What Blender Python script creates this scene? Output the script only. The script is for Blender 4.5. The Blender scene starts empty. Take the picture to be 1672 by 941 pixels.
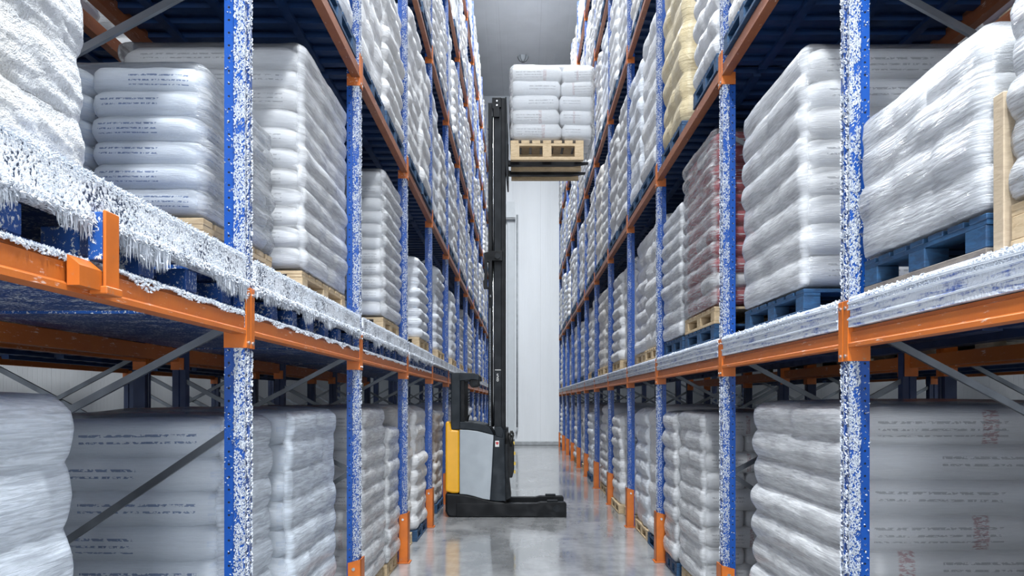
import bpy, math, random
from mathutils import Vector, Matrix, noise
random.seed(7)
R = random.random
U = random.uniform
SC = bpy.context.scene
COL = SC.collection
CAMZ = 1.85
F = 1368.0            # focal length in photo pixels (frame 1672 x 941)

# ------------------------------------------------------------------ mesh helpers
class MB:
    def __init__(s):
        s.v = []; s.f = []
    def add(s, vs, fs):
        b = len(s.v); s.v.extend(vs); s.f.extend([tuple(i + b for i in f) for f in fs]); return s
    def box(s, x0, x1, y0, y1, z0, z1):
        return s.add([(x0,y0,z0),(x1,y0,z0),(x1,y1,z0),(x0,y1,z0),(x0,y0,z1),(x1,y0,z1),(x1,y1,z1),(x0,y1,z1)],
                     [(3,2,1,0),(4,5,6,7),(0,1,5,4),(1,2,6,5),(2,3,7,6),(3,0,4,7)])
    def cbox(s, x0, x1, y0, y1, z0, z1, c):
        """box with all twelve edges chamfered"""
        import itertools
        X=(x0,x1); Y=(y0,y1); Z=(z0,z1); vs=[]; idx={}
        for i,j,k in itertools.product((0,1),repeat=3):
            sx=1 if i==0 else -1; sy=1 if j==0 else -1; sz=1 if k==0 else -1
            for a in range(3):
                p=[X[i]+sx*c, Y[j]+sy*c, Z[k]+sz*c]
                p[a]=(X[i],Y[j],Z[k])[a]
                idx[(i,j,k,a)]=len(vs); vs.append(tuple(p))
        fs=[]
        for a in range(3):
            b,d=(a+1)%3,(a+2)%3
            for q in (0,1):
                loop=[]
                for (m,n) in ((0,0),(1,0),(1,1),(0,1)):
                    t=[0,0,0]; t[a]=q; t[b]=m; t[d]=n
                    loop.append(idx[(t[0],t[1],t[2],a)])
                fs.append(tuple(loop if q else loop[::-1]))
        for a in range(3):
            b,d=(a+1)%3,(a+2)%3
            for m in (0,1):
                for n in (0,1):
                    t0=[0,0,0]; t0[b]=m; t0[d]=n; t1=list(t0); t1[a]=1
                    l=[idx[(*t0,b)],idx[(*t1,b)],idx[(*t1,d)],idx[(*t0,d)]]
                    fs.append(tuple(l if (m==n) else l[::-1]))
        for i,j,k in itertools.product((0,1),repeat=3):
            l=[idx[(i,j,k,a)] for a in range(3)]
            fs.append(tuple(l if (i+j+k)%2 else l[::-1]))
        return s.add(vs,fs)
    def prism_y(s, pts, y0, y1):
        n=len(pts)
        vs=[(x,y0,z) for x,z in pts]+[(x,y1,z) for x,z in pts]
        fs=[tuple(range(n)),tuple(range(2*n-1,n-1,-1))]+[(i,i+n,(i+1)%n+n,(i+1)%n) for i in range(n)]
        return s.add(vs,fs)
    def prism_z(s, pts, z0, z1, seg=1):
        n=len(pts); vs=[]; fs=[]
        for k in range(seg+1):
            z=z0+(z1-z0)*k/seg
            vs+=[(x,y,z) for x,y in pts]
        fs=[tuple(range(n-1,-1,-1)),tuple(range(seg*n,(seg+1)*n))]
        for k in range(seg):
            fs+=[(k*n+i,k*n+(i+1)%n,(k+1)*n+(i+1)%n,(k+1)*n+i) for i in range(n)]
        return s.add(vs,fs)
    def cyl(s, p0, p1, r, n=16, r1=None):
        p0=Vector(p0); p1=Vector(p1); d=(p1-p0).normalized(); r1=r if r1 is None else r1
        a=d.orthogonal().normalized(); b=d.cross(a)
        vs=[tuple(p0+(a*math.cos(t)+b*math.sin(t))*r) for t in [2*math.pi*i/n for i in range(n)]]
        vs+=[tuple(p1+(a*math.cos(t)+b*math.sin(t))*r1) for t in [2*math.pi*i/n for i in range(n)]]
        fs=[tuple(range(n-1,-1,-1)),tuple(range(n,2*n))]+[(i,(i+1)%n,(i+1)%n+n,i+n) for i in range(n)]
        return s.add(vs,fs)
    def tube(s, pts, r, n=8):
        for a,b in zip(pts[:-1],pts[1:]): s.cyl(a,b,r,n)
        return s
    def bar(s, p0, p1, w, t, up=(0,1,0)):
        """C-shaped bar from p0 to p1: web of width w, flange depth t along up"""
        p0=Vector(p0); p1=Vector(p1); d=(p1-p0).normalized(); u=Vector(up); q=d.cross(u).normalized()
        prof=[(-w/2,0),(-w/2,t),(-w/2+.004,t),(-w/2+.004,.004),(w/2-.004,.004),(w/2-.004,t),(w/2,t),(w/2,0)]
        n=len(prof)
        vs=[tuple(p0+q*a+u*b) for a,b in prof]+[tuple(p1+q*a+u*b) for a,b in prof]
        fs=[(0,3,2,1),(0,7,4,3),(7,6,5,4)]
        fs+=[tuple(i+n for i in reversed(f)) for f in fs]
        fs+=[(i,(i+1)%n,(i+1)%n+n,i+n) for i in range(n)]
        return s.add(vs,fs)
    def spike(s, p, d, r, h):
        p=Vector(p); d=Vector(d).normalized(); a=d.orthogonal().normalized(); b=d.cross(a); t0=U(0,6.28)
        vs=[tuple(p+(a*math.cos(t0+t)+b*math.sin(t0+t))*r) for t in (0,2.09,4.19)]+[tuple(p+d*h)]
        return s.add(vs,[(0,1,3),(1,2,3),(2,0,3)])
    def mesh(s, name, mat=None, smooth=False):
        me=bpy.data.meshes.new(name); me.from_pydata(s.v,[],s.f); me.update()
        if mat: me.materials.append(mat)
        if smooth:
            for p in me.polygons: p.use_smooth=True
        return me

def obj(name, mb, mat, parent=None, smooth=False, loc=None, label=None):
    me = mb.mesh(name, mat, smooth) if isinstance(mb, MB) else mb
    o = bpy.data.objects.new(name, me); COL.objects.link(o)
    if parent: o.parent = parent
    if loc: o.location = loc
    if label: o['label'] = label
    return o
def tag(o, label, cat, group=None):
    o['label']=label; o['category']=cat; o['kind']='thing'
    if group: o['group']=group
    return o
def thing(name, label, cat, loc=(0,0,0), rz=0, group=None):
    o=bpy.data.objects.new(name,None); o.empty_display_size=.1; COL.objects.link(o)
    o.location=loc; o.rotation_euler=(0,0,rz)
    return tag(o,label,cat,group)
def struct(name, mb, mat, smooth=False):
    o=obj(name,mb,mat,smooth=smooth); o['kind']='structure'; return o

# ------------------------------------------------------------------ material helpers
class NT:
    def __init__(s,name):
        s.m=bpy.data.materials.new(name); s.m.use_nodes=True; s.t=s.m.node_tree
        s.t.nodes.clear(); s.out=s.n('ShaderNodeOutputMaterial')
    def n(s,typ,**kw):
        nd=s.t.nodes.new(typ)
        for k,v in kw.items(): setattr(nd,k,v)
        return nd
    def l(s,a,b): s.t.links.new(a,b)
    def set(s,sock,v):
        if hasattr(v,'is_linked') or isinstance(v,bpy.types.NodeSocket): s.l(v,sock)
        else:
            if hasattr(sock.default_value,'__len__') and not hasattr(v,'__len__'): v=(v,)*len(sock.default_value)
            if sock.type=='RGBA' and len(v)==3: v=(*v,1)
            sock.default_value=v
    def math(s,op,a,b=0.0,c=0.0,clamp=False):
        nd=s.n('ShaderNodeMath',operation=op); nd.use_clamp=clamp
        for i,x in enumerate((a,b,c)): s.set(nd.inputs[i],x)
        return nd.outputs[0]
    def mix(s,f,a,b):
        nd=s.n('ShaderNodeMix',data_type='RGBA')
        s.set(nd.inputs[0],f); s.set(nd.inputs[6],a); s.set(nd.inputs[7],b); return nd.outputs[2]
    def coord(s,kind='Object',scale=(1,1,1),rot=(0,0,0),loc=(0,0,0)):
        tc=s.n('ShaderNodeTexCoord'); mp=s.n('ShaderNodeMapping')
        s.l(tc.outputs[kind],mp.inputs[0]); mp.inputs['Scale'].default_value=scale; mp.inputs['Rotation'].default_value=rot; mp.inputs['Location'].default_value=loc
        return mp.outputs[0]
    def noise(s,co,scale,detail=3,rough=.5,dist=0.0):
        nd=s.n('ShaderNodeTexNoise'); s.l(co,nd.inputs['Vector']); nd.inputs['Scale'].default_value=scale
        nd.inputs['Detail'].default_value=detail; nd.inputs['Roughness'].default_value=rough; nd.inputs['Distortion'].default_value=dist
        return nd.outputs['Fac']
    def ramp(s,v,a,b,lo=0.0,hi=1.0):
        nd=s.n('ShaderNodeMapRange'); nd.interpolation_type='SMOOTHSTEP'
        s.set(nd.inputs[0],v); nd.inputs[1].default_value=a; nd.inputs[2].default_value=b; nd.inputs[3].default_value=lo; nd.inputs[4].default_value=hi
        return nd.outputs[0]
    def xyz(s,co):
        nd=s.n('ShaderNodeSeparateXYZ'); s.l(co,nd.inputs[0]); return nd.outputs
    def bump(s,h,strength=.3,dist=.01,normal=None):
        nd=s.n('ShaderNodeBump'); s.set(nd.inputs['Height'],h); nd.inputs['Strength'].default_value=strength; nd.inputs['Distance'].default_value=dist
        if normal: s.l(normal,nd.inputs['Normal'])
        return nd.outputs[0]
    def bsdf(s,color,rough=.5,metal=0.0,normal=None,coat=0.0,spec=.5):
        b=s.n('ShaderNodeBsdfPrincipled')
        s.set(b.inputs['Base Color'],color); s.set(b.inputs['Roughness'],rough); s.set(b.inputs['Metallic'],metal)
        s.set(b.inputs['Specular IOR Level'],spec)
        if normal: s.l(normal,b.inputs['Normal'])
        if coat: b.inputs['Coat Weight'].default_value=coat; b.inputs['Coat Roughness'].default_value=.15
        return b.outputs[0]
    def done(s,sh): s.l(sh,s.out.inputs[0]); return s.m

def paint(name,color,rough=.4,metal=0.0,bs=40,bstr=.08,var=.12,coat=0.0,wear=None,spec=.5):
    t=NT(name); co=t.coord(); n=t.noise(co,6,4); c2=tuple(min(1,x*(1-var*2)) for x in color)
    c=t.mix(t.ramp(n,.3,.7),color,c2)
    if wear:
        w=t.ramp(t.noise(t.coord(scale=(1,1,1)),22,6,.7),.62,.72); c=t.mix(w,c,wear)
    return t.done(t.bsdf(c,t.ramp(n,.3,.7,rough*.85,rough*1.15),metal,t.bump(t.noise(co,bs,3),bstr,.004),coat,spec))

BLUE=(.004,.070,.34); ORANGE=(.54,.145,.020)
FROST=(.74,.775,.83)

def mat_post():
    t=NT('frosted_blue_paint'); co=t.coord(); x,y,z=t.xyz(co)
    ax=t.math('ABSOLUTE',x); ay=t.math('ABSOLUTE',y)
    zm=t.math('SUBTRACT',t.math('MODULO',t.math('ADD',z,10.0),.06),.03)
    def hole(a,c,r):
        d=t.math('SUBTRACT',a,c); q=t.math('SQRT',t.math('ADD',t.math('MULTIPLY',d,d),t.math('MULTIPLY',zm,zm)))
        return t.ramp(q,r*.8,r*1.15,1,0)
    h=t.math('MAXIMUM',hole(ax,.078,.0052),t.math('MULTIPLY',hole(ay,.034,.0085),t.math('LESS_THAN',ax,.02)))
    front=t.ramp(ax,.050,.058,1,0)
    # herringbone crystals: slanted fine noise
    zig=t.math('ADD',z,t.math('MULTIPLY',t.math('ABSOLUTE',t.math('ADD',y,t.math('MULTIPLY',x,.7))),1.2))
    cb=t.n('ShaderNodeCombineXYZ'); t.l(x,cb.inputs[0]); t.l(y,cb.inputs[1]); t.l(zig,cb.inputs[2])
    n=t.noise(cb.outputs[0],105,3,.6); n2=t.noise(co,9,3,.6)
    v=t.math('ADD',t.math('ADD',n,t.math('MULTIPLY',n2,.35)),t.math('SUBTRACT',t.math('MULTIPLY',front,.14),t.math('MULTIPLY',t.ramp(ay,.008,.020,1,0),.16)))
    fr=t.ramp(v,.84,.93)
    blue=t.mix(t.noise(co,3,3),BLUE,tuple(c*.8 for c in BLUE))
    c=t.mix(t.math('MULTIPLY',h,t.math('SUBTRACT',1.0,t.math('MULTIPLY',fr,.8))),blue,(.004,.007,.02))
    c=t.mix(fr,c,FROST)
    hgt=t.math('SUBTRACT',t.math('MULTIPLY',fr,n),t.math('MULTIPLY',h,.6))
    return t.done(t.bsdf(c,t.ramp(fr,0,1,.36,.8),0,t.bump(hgt,.9,.012)))
def mat_blue_frost(name,amount,streak=False,bl=BLUE):
    t=NT(name); co=t.coord(); x,y,z=t.xyz(co)
    n=t.noise(co,70,3,.65); n2=t.noise(co,7,4,.6)
    if streak:
        s=t.noise(t.coord(scale=(1,1.2,14)),5,4,.6,.4)
        v=t.math('ADD',t.math('MULTIPLY',s,.75),t.math('ADD',t.math('MULTIPLY',n,.35),t.math('MULTIPLY',n2,.35)))
        fr=t.ramp(v,.74-amount*.25,.98-amount*.25)
    else:
        v=t.math('ADD',n,t.math('MULTIPLY',n2,.5)); fr=t.ramp(v,1.0-amount*.5,1.1-amount*.5)
    c=t.mix(fr,bl,FROST)
    return t.done(t.bsdf(c,t.ramp(fr,0,1,.4,.55 if streak else .85),0,t.bump(t.math('MULTIPLY',fr,n),.6,.012)))
def mat_frost():
    t=NT('frost'); co=t.coord()
    return t.done(t.bsdf(t.mix(t.noise(co,30,2),(.50,.55,.62),(.72,.75,.80)),.6,0,t.bump(t.noise(co,160,2),.3,.004)))
def mat_beam(name,ca,cb):
    t=NT(name); co=t.coord(); n=t.noise(co,5,4); 
    c=t.mix(t.ramp(n,.3,.7),ca,cb)
    w=t.ramp(t.math('ADD',t.noise(t.coord(scale=(1,.25,1.6)),40,5,.7),t.math('MULTIPLY',n,.2)),.70,.82)
    c=t.mix(t.math('MULTIPLY',w,.75),c,(.82,.72,.66))
    return t.done(t.bsdf(c,.42,0,t.bump(t.noise(co,60,3),.12,.004)))
def mat_sack(name,base,warm,kind=None):
    t=NT(name); g=t.coord('Generated'); co=t.coord()
    oi=t.n('ShaderNodeObjectInfo')
    gx,gy,gz=t.xyz(g)
    c=t.mix(t.math('MULTIPLY',oi.outputs['Random'],.55),base,warm)
    c=t.mix(t.ramp(t.noise(co,3.5,3),.35,.75,0,.35),c,warm)
    def band(v,c0,w): return t.ramp(t.math('ABSOLUTE',t.math('SUBTRACT',v,c0)),w*.7,w,1,0)
    def rng(v,a,b): return t.math('MULTIPLY',t.math('GREATER_THAN',v,a),t.math('LESS_THAN',v,b))
    jit=oi.outputs['Random']
    if kind:
        dash=t.math('GREATER_THAN',t.noise(t.coord('Object',scale=(55,55,16)),1.0,2,.6),.47)
        rows=t.math('MAXIMUM',band(gz,.60,.035),t.math('MAXIMUM',band(gz,.44,.03),t.math('MULTIPLY',band(gz,.30,.02),t.math('GREATER_THAN',jit,.5))))
        where=t.math('MAXIMUM',rng(gx,.12,.62),rng(gy,.18,.5))
        lines=t.math('MULTIPLY',t.math('MULTIPLY',rows,dash),where)
        if kind=='blue':
            c=t.mix(t.math('MULTIPLY',lines,.8),c,(.02,.09,.28))
            side=t.math('MULTIPLY',t.ramp(t.noise(t.coord('Object',scale=(5,5,9)),1.0,2),.42,.75),t.math('MULTIPLY',rng(gz,.15,.85),t.math('MAXIMUM',t.math('GREATER_THAN',gx,.93),t.math('LESS_THAN',gx,.07))))
            c=t.mix(t.math('MULTIPLY',side,.32),c,(.16,.32,.62))
        if kind in('redprint','lightprint'):
            bl=t.math('GREATER_THAN',t.noise(t.coord('Object',scale=(38,38,30)),1.0,2,.7),.49)
            cx=t.math('ADD',.22,t.math('MULTIPLY',jit,.55))
            letters=t.math('MULTIPLY',t.math('MULTIPLY',bl,band(gx,cx,.036)),rng(gz,.12,.88))
            letters=t.math('MULTIPLY',letters,t.math('GREATER_THAN',jit,.3))
            c=t.mix(t.math('MULTIPLY',letters,.58 if kind=='redprint' else .4),c,(.33,.03,.04))
            c=t.mix(t.math('MULTIPLY',lines,.45),c,(.04,.04,.06))
        if kind=='red':
            sw=t.math('GREATER_THAN',jit,.2)
            m=t.math('MULTIPLY',sw,t.ramp(t.noise(t.coord('Object',scale=(3,3,12)),1.0,2),.34,.42))
            c=t.mix(t.math('MULTIPLY',m,.92),c,(.42,.022,.035))
    wr=t.noise(co,16,4,.6,1.2); ws=t.noise(t.coord('Object',scale=(4,4,30)),1.6,3,.6,.6)
    h=t.math('ADD',t.math('MULTIPLY',wr,.7),t.math('MULTIPLY',ws,.5))
    return t.done(t.bsdf(c,.38,0,t.bump(h,.42,.018),0,.45))
def mat_wrap(name,lo,hi,rot=.25,tint=(.80,.815,.835),a=.36,b=.68,bs=.42,iso=0.0):
    """stretch film: clear film with milky streaks where it is pulled into folds"""
    t=NT(name)
    s=t.noise(t.coord('Object',scale=(3,3,52),rot=(rot,rot*.8,0)),1.5,5,.66,.8)
    s2=t.noise(t.coord('Object',scale=(2,2,14),rot=(-rot*.6,0,0)),1.3,4,.62,.6)
    v=t.math('ADD',t.math('MULTIPLY',s,.6),t.math('MULTIPLY',s2,.4))
    tc=t.n('ShaderNodeTexCoord'); nx=t.math('ABSOLUTE',t.xyz(tc.outputs['Normal'])[0])
    side=t.ramp(nx,.25,.75)
    f=t.math('MULTIPLY',t.ramp(v,a,b,lo,hi),t.math('ADD',.16,t.math('MULTIPLY',side,.84)))
    hv=v
    if iso: hv=t.math('ADD',t.math('MULTIPLY',v,.4),t.math('MULTIPLY',t.noise(t.coord(scale=(1,1,1.6)),26,5,.7,1.0),iso))
    nrm=t.bump(hv,bs,.02)
    milky=t.bsdf(tint,.24,0,nrm,0,.6)
    tr=t.n('ShaderNodeBsdfTransparent'); tr.inputs[0].default_value=(.97,.975,.98,1)
    gl=t.n('ShaderNodeBsdfGlossy'); gl.inputs['Roughness'].default_value=.16; gl.inputs['Color'].default_value=(.9,.92,.95,1); t.l(nrm,gl.inputs['Normal'])
    fr=t.n('ShaderNodeFresnel'); fr.inputs[0].default_value=1.4; t.l(nrm,fr.inputs['Normal'])
    m1=t.n('ShaderNodeMixShader'); t.l(t.math('MULTIPLY',fr.outputs[0],.8),m1.inputs[0]); t.l(tr.outputs[0],m1.inputs[1]); t.l(gl.outputs[0],m1.inputs[2])
    m2=t.n('ShaderNodeMixShader'); t.l(f,m2.inputs[0]); t.l(m1.outputs[0],m2.inputs[1]); t.l(milky,m2.inputs[2])
    return t.done(m2.outputs[0])
def mat_stack(name,base,warm,mark=None):
    """film-wrapped sacks seen as one lumpy surface"""
    t=NT(name); co=t.coord(); oi=t.n('ShaderNodeObjectInfo')
    s=t.noise(t.coord('Object',scale=(2.5,2.5,28),rot=(.3,.2,0)),1.3,4,.6,.7)
    n=t.noise(co,7,4,.6,.8)
    c=t.mix(t.ramp(n,.35,.7,0,.7),base,warm)
    c=t.mix(t.math('MULTIPLY',oi.outputs['Random'],.35),c,warm)
    if mark:
        m=t.math('MULTIPLY',t.ramp(t.noise(t.coord('Object',scale=(9,9,20)),1.0,3,.7),.62,.68),.4)
        c=t.mix(m,c,mark)
    h=t.math('ADD',t.math('MULTIPLY',s,.6),t.math('MULTIPLY',n,.6))
    return t.done(t.bsdf(c,.33,0,t.bump(h,.75,.03),0,.5))
def mat_frosted_stack():
    t=NT('frosted_wrap'); co=t.coord()
    s=t.noise(t.coord('Object',scale=(20,20,30),rot=(.5,0,0)),1.4,4,.65,.4); n=t.noise(co,3,3)
    v=t.noise(t.coord('Object',scale=(1,1,1.5)),75,3,.7)
    c=t.mix(t.ramp(n,.35,.7),(.64,.66,.69),(.57,.565,.545))
    h=t.math('ADD',t.math('MULTIPLY',s,.4),t.math('MULTIPLY',v,.7))
    return t.done(t.bsdf(c,.55,0,t.bump(h,1.0,.022)))
def mat_wood(name,a,b,rough=.7):
    t=NT(name); n=t.noise(t.coord('Object',scale=(6,6,28)),2.2,5,.65,.8); n2=t.noise(t.coord(),5,3)
    c=t.mix(t.ramp(n,.3,.72),a,b); c=t.mix(t.ramp(n2,.5,.75,0,.3),c,tuple(x*.6 for x in b))
    return t.done(t.bsdf(c,rough,0,t.bump(n,.25,.006)))
def mat_floor():
    t=NT('polished_concrete'); co=t.coord()
    n=t.noise(co,.55,5,.6,.5); n2=t.noise(co,4,5,.65); n3=t.noise(t.coord('Object',scale=(3,.5,1)),1.2,4,.6,.4)
    v=t.math('ADD',t.math('MULTIPLY',n,.5),t.math('ADD',t.math('MULTIPLY',n2,.25),t.math('MULTIPLY',n3,.3)))
    c=t.mix(t.ramp(v,.38,.66),(.17,.175,.18),(.36,.365,.37))
    return t.done(t.bsdf(c,t.ramp(v,.35,.7,.06,.20),0,t.bump(n2,.03,.01),0,.8))
def mat_panel(name,color,pitch=.1,rough=.45,axis=0,seam=1.15):
    t=NT(name); co=t.coord(); q=t.xyz(co)[axis]
    w=t.math('ABSOLUTE',t.math('SUBTRACT',t.math('MODULO',t.math('ADD',q,50.0),pitch),pitch/2))
    sm=t.math('ABSOLUTE',t.math('SUBTRACT',t.math('MODULO',t.math('ADD',q,50.0+seam*.3),seam),seam/2))
    h=t.math('ADD',t.ramp(w,0,pitch*.16),t.ramp(sm,0,.02))
    c=t.mix(t.ramp(t.noise(t.coord('Object',scale=(1,1,.15)),1.5,3),.3,.7),color,tuple(x*.93 for x in color))
    c=t.mix(t.ramp(sm,0,.012,.35,0),c,tuple(x*.5 for x in color))
    return t.done(t.bsdf(c,rough,0,t.bump(h,.25,.008)))

M={}
M['post']=mat_post()
M['beam']=mat_beam('orange_beam_paint',ORANGE,(.50,.125,.02)); M['beam_shaded']=mat_beam('shaded_orange_beam_paint',(.34,.115,.045),(.27,.085,.035))  # upper beams: same orange, with shade painted in as a duller colour
M['guard']=paint('orange_guard_paint',(.62,.150,.012),.4,wear=(.35,.2,.12))
M['deckblue']=mat_blue_frost('blue_deck_paint',.45,bl=(.010,.075,.31))
M['deckfrost']=mat_blue_frost('thick_frost_on_blue',.74,bl=(.02,.035,.075))
M['deckfilm']=mat_blue_frost('film_over_blue',.9,True,(.012,.085,.42))
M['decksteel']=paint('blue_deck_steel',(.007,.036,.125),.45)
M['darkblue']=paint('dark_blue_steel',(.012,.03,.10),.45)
M['frost']=mat_frost()
M['steel']=paint('galvanised_steel',(.17,.185,.205),.36,.8,60,.1)
M['bolt']=paint('zinc_bolt',(.5,.5,.5),.35,.9)
M['woodl']=mat_wood('pale_pallet_wood',(.62,.48,.30),(.46,.33,.19))
M['woodg']=mat_wood('greyed_pallet_wood',(.50,.43,.33),(.34,.28,.20))
M['woodb']=mat_wood('blue_pallet_paint',(.020,.085,.19),(.012,.040,.095),.55)
M['woodd']=mat_wood('weathered_skid_wood',(.21,.18,.15),(.13,.11,.10))
M['s_white']=mat_sack('white_sack',(.80,.815,.84),(.76,.76,.755),'lightprint')
M['s_blue']=mat_sack('blue_print_sack',(.76,.80,.85),(.70,.74,.79),'blue')
M['s_redp']=mat_sack('red_print_sack',(.78,.79,.81),(.74,.73,.72),'redprint')
M['s_red']=mat_sack('red_sack',(.80,.79,.79),(.74,.72,.71),'red')
M['w_soft']=mat_wrap('stretch_film',.42,.88)
M['w_heavy']=mat_wrap('heavy_stretch_film',.30,.92,.35,(.70,.72,.75),bs=.65)
M['w_blue']=mat_wrap('bluish_stretch_film',.40,.88,.3,(.80,.87,.95))
M['w_crinkle']=mat_wrap('crinkled_film',.40,.8,.1,(.70,.70,.70),bs=.9,iso=1.2)
M['w_clear']=mat_wrap('clear_stretch_film',.10,.60,.2)
M['k_white']=mat_stack('wrapped_white',(.73,.74,.76),(.66,.655,.645))
M['k_cool']=mat_stack('wrapped_cool_white',(.70,.73,.78),(.64,.67,.71),(.25,.38,.6))
M['k_warm']=mat_stack('wrapped_warm_white',(.72,.705,.68),(.63,.60,.56),(.55,.30,.18))
M['k_yel']=mat_stack('wrapped_straw_sacks',(.66,.56,.36),(.56,.45,.26))
M['k_frost']=mat_frosted_stack()
M['black']=paint('black_truck_steel',(.005,.006,.008),.5,0,50,.05,spec=.22)
M['char']=paint('charcoal_truck_paint',(.012,.018,.025),.5,0,50,.05,spec=.28)
M['mast']=paint('mast_steel',(.007,.010,.014),.5,0,50,.05,spec=.25)
M['greyp']=paint('light_grey_truck_panel',(.33,.37,.405),.35,0,50,.03,.03,coat=.2)
M['yellow']=paint('yellow_truck_panel',(.86,.42,.006),.33,0,50,.03,.04,coat=.3)
M['chrome']=paint('chrome_rod',(.75,.76,.78),.2,1)
M['rubber']=paint('black_rubber',(.012,.012,.012),.65)
M['white']=paint('white_sticker',(.82,.82,.8),.5)
M['redm']=paint('red_sticker_print',(.55,.05,.05),.5)
M['yelb']=paint('yellow_bracket',(.75,.50,.05),.45)
M['floor']=mat_floor()
M['wallend']=mat_panel('white_wall_panel',(.84,.87,.90),.10)
M['wallside']=mat_panel('grey_wall_panel',(.70,.72,.74),.12,axis=1)
M['ceil']=mat_panel('ceiling_panel',(.60,.62,.65),.35,axis=0,seam=1.4)
M['trim']=paint('grey_trim',(.42,.44,.46),.5)
M['conduit']=paint('grey_conduit',(.50,.53,.56),.4)
M['doorp']=paint('pale_metal_panel',(.60,.64,.67),.4,var=.02)
M['card']=mat_wood('brown_board',(.50,.40,.28),(.42,.33,.23))
def mat_lamp():
    t=NT('lamp_emission'); e=t.n('ShaderNodeEmission'); e.inputs[0].default_value=(.93,.97,1,1); e.inputs[1].default_value=6; return t.done(e.outputs[0])
M['lamp']=mat_lamp()

# ------------------------------------------------------------------ room
ZC=14.6; YEND=35.0; YB=-9.0; XW=6.9
struct('floor',MB().box(-XW-.2,XW+.2,YB-.2,YEND+.2,-.2,0),M['floor'])
struct('ceiling',MB().box(-XW-.2,XW+.2,YB-.2,YEND+.2,ZC,ZC+.2),M['ceil'])
struct('wall_end',MB().box(-XW-.2,XW+.2,YEND,YEND+.2,0,ZC),M['wallend'])
struct('wall_back',MB().box(-XW-.2,XW+.2,YB-.2,YB,0,ZC),M['wallend'])
struct('wall_left',MB().box(-XW-.2,-XW,YB,YEND,0,ZC),M['wallside'])
struct('wall_right',MB().box(XW,XW+.2,YB,YEND,0,ZC),M['wallside'])
struct('baseboard_end',MB().cbox(-XW,XW,YEND-.06,YEND,0,.16,.015),M['trim'])
# pale service duct and conduits on the end wall
se=F/YEND
def ex(px): return (px-850)/se
def ez(py): return CAMZ+(655-py)/se
d=thing('wall_duct','pale metal service duct running up the end wall behind the truck mast','duct',(ex(836),YEND-.02,ez(718)))
obj('cover_panel',MB().cbox(-.20,.12,-.10,0,0,9.2,.02),M['doorp'],d)
obj('hood',MB().prism_y([(-.30,9.2),(.14,9.2),(.14,9.42),(.10,9.85),(-.22,9.85),(-.30,9.42)],-.35,0),M['doorp'],d)
obj('bracket',MB().box(-.3,.14,-.30,-.02,9.14,9.2),M['trim'],d)
c=tag(obj('conduit_pipe',MB().tube([(ex(844.5),YEND-.13,9.6),(ex(844.5),YEND-.13,.75),(ex(843),YEND-.13,.50)],.042,10),M['conduit'],smooth=True),
    'thin grey conduit pipe running down the end wall beside the duct','pipe')
# dome lamp on the ceiling
yl=31.0; xl=.09; zl=CAMZ+(655-92)*yl/F
t=thing('ceiling_lamp','round unlit dome lamp with dark ring hanging under the grey ceiling','lamp',(xl,yl,zl))
obj('housing',MB().cyl((0,0,.10),(0,0,.20),.16,20,.10).cyl((0,0,.20),(0,0,ZC-zl),.03,10),M['trim'],t)
rg=MB()
for a in range(20):
    if a in (4,5,14,15): continue
    t0=2*math.pi*a/20; t1=2*math.pi*(a+1)/20
    q=[(r*math.cos(th),r*math.sin(th)) for r,th in ((.17,t0),(.23,t0),(.23,t1),(.17,t1))]
    rg.prism_z(q,.02,.10)
obj('ring',rg,M['mast'],t)
gm=MB(); nr,ns=8,20
for i in range(nr+1):
    ph=(math.pi/2)*i/nr
    for j in range(ns):
        th=2*math.pi*j/ns; gm.v.append((.19*math.cos(ph)*math.cos(th)+1e-4,.19*math.cos(ph)*math.sin(th),.02-.22*math.sin(ph)))
for i in range(nr):
    for j in range(ns): gm.f.append((i*ns+j,(i+1)*ns+j,(i+1)*ns+(j+1)%ns,i*ns+(j+1)%ns))
obj('dome',gm,M['doorp'],t,True)
gd=MB()
for a in range(6):
    th=a*math.pi/3
    gd.tube([(.205*math.cos(p)*math.cos(th),.205*math.cos(p)*math.sin(th),.02-.24*math.sin(p)) for p in [math.pi/2*k/6 for k in range(7)]],.007,6)
obj('wire_guard',gd,M['mast'],t)

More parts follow.
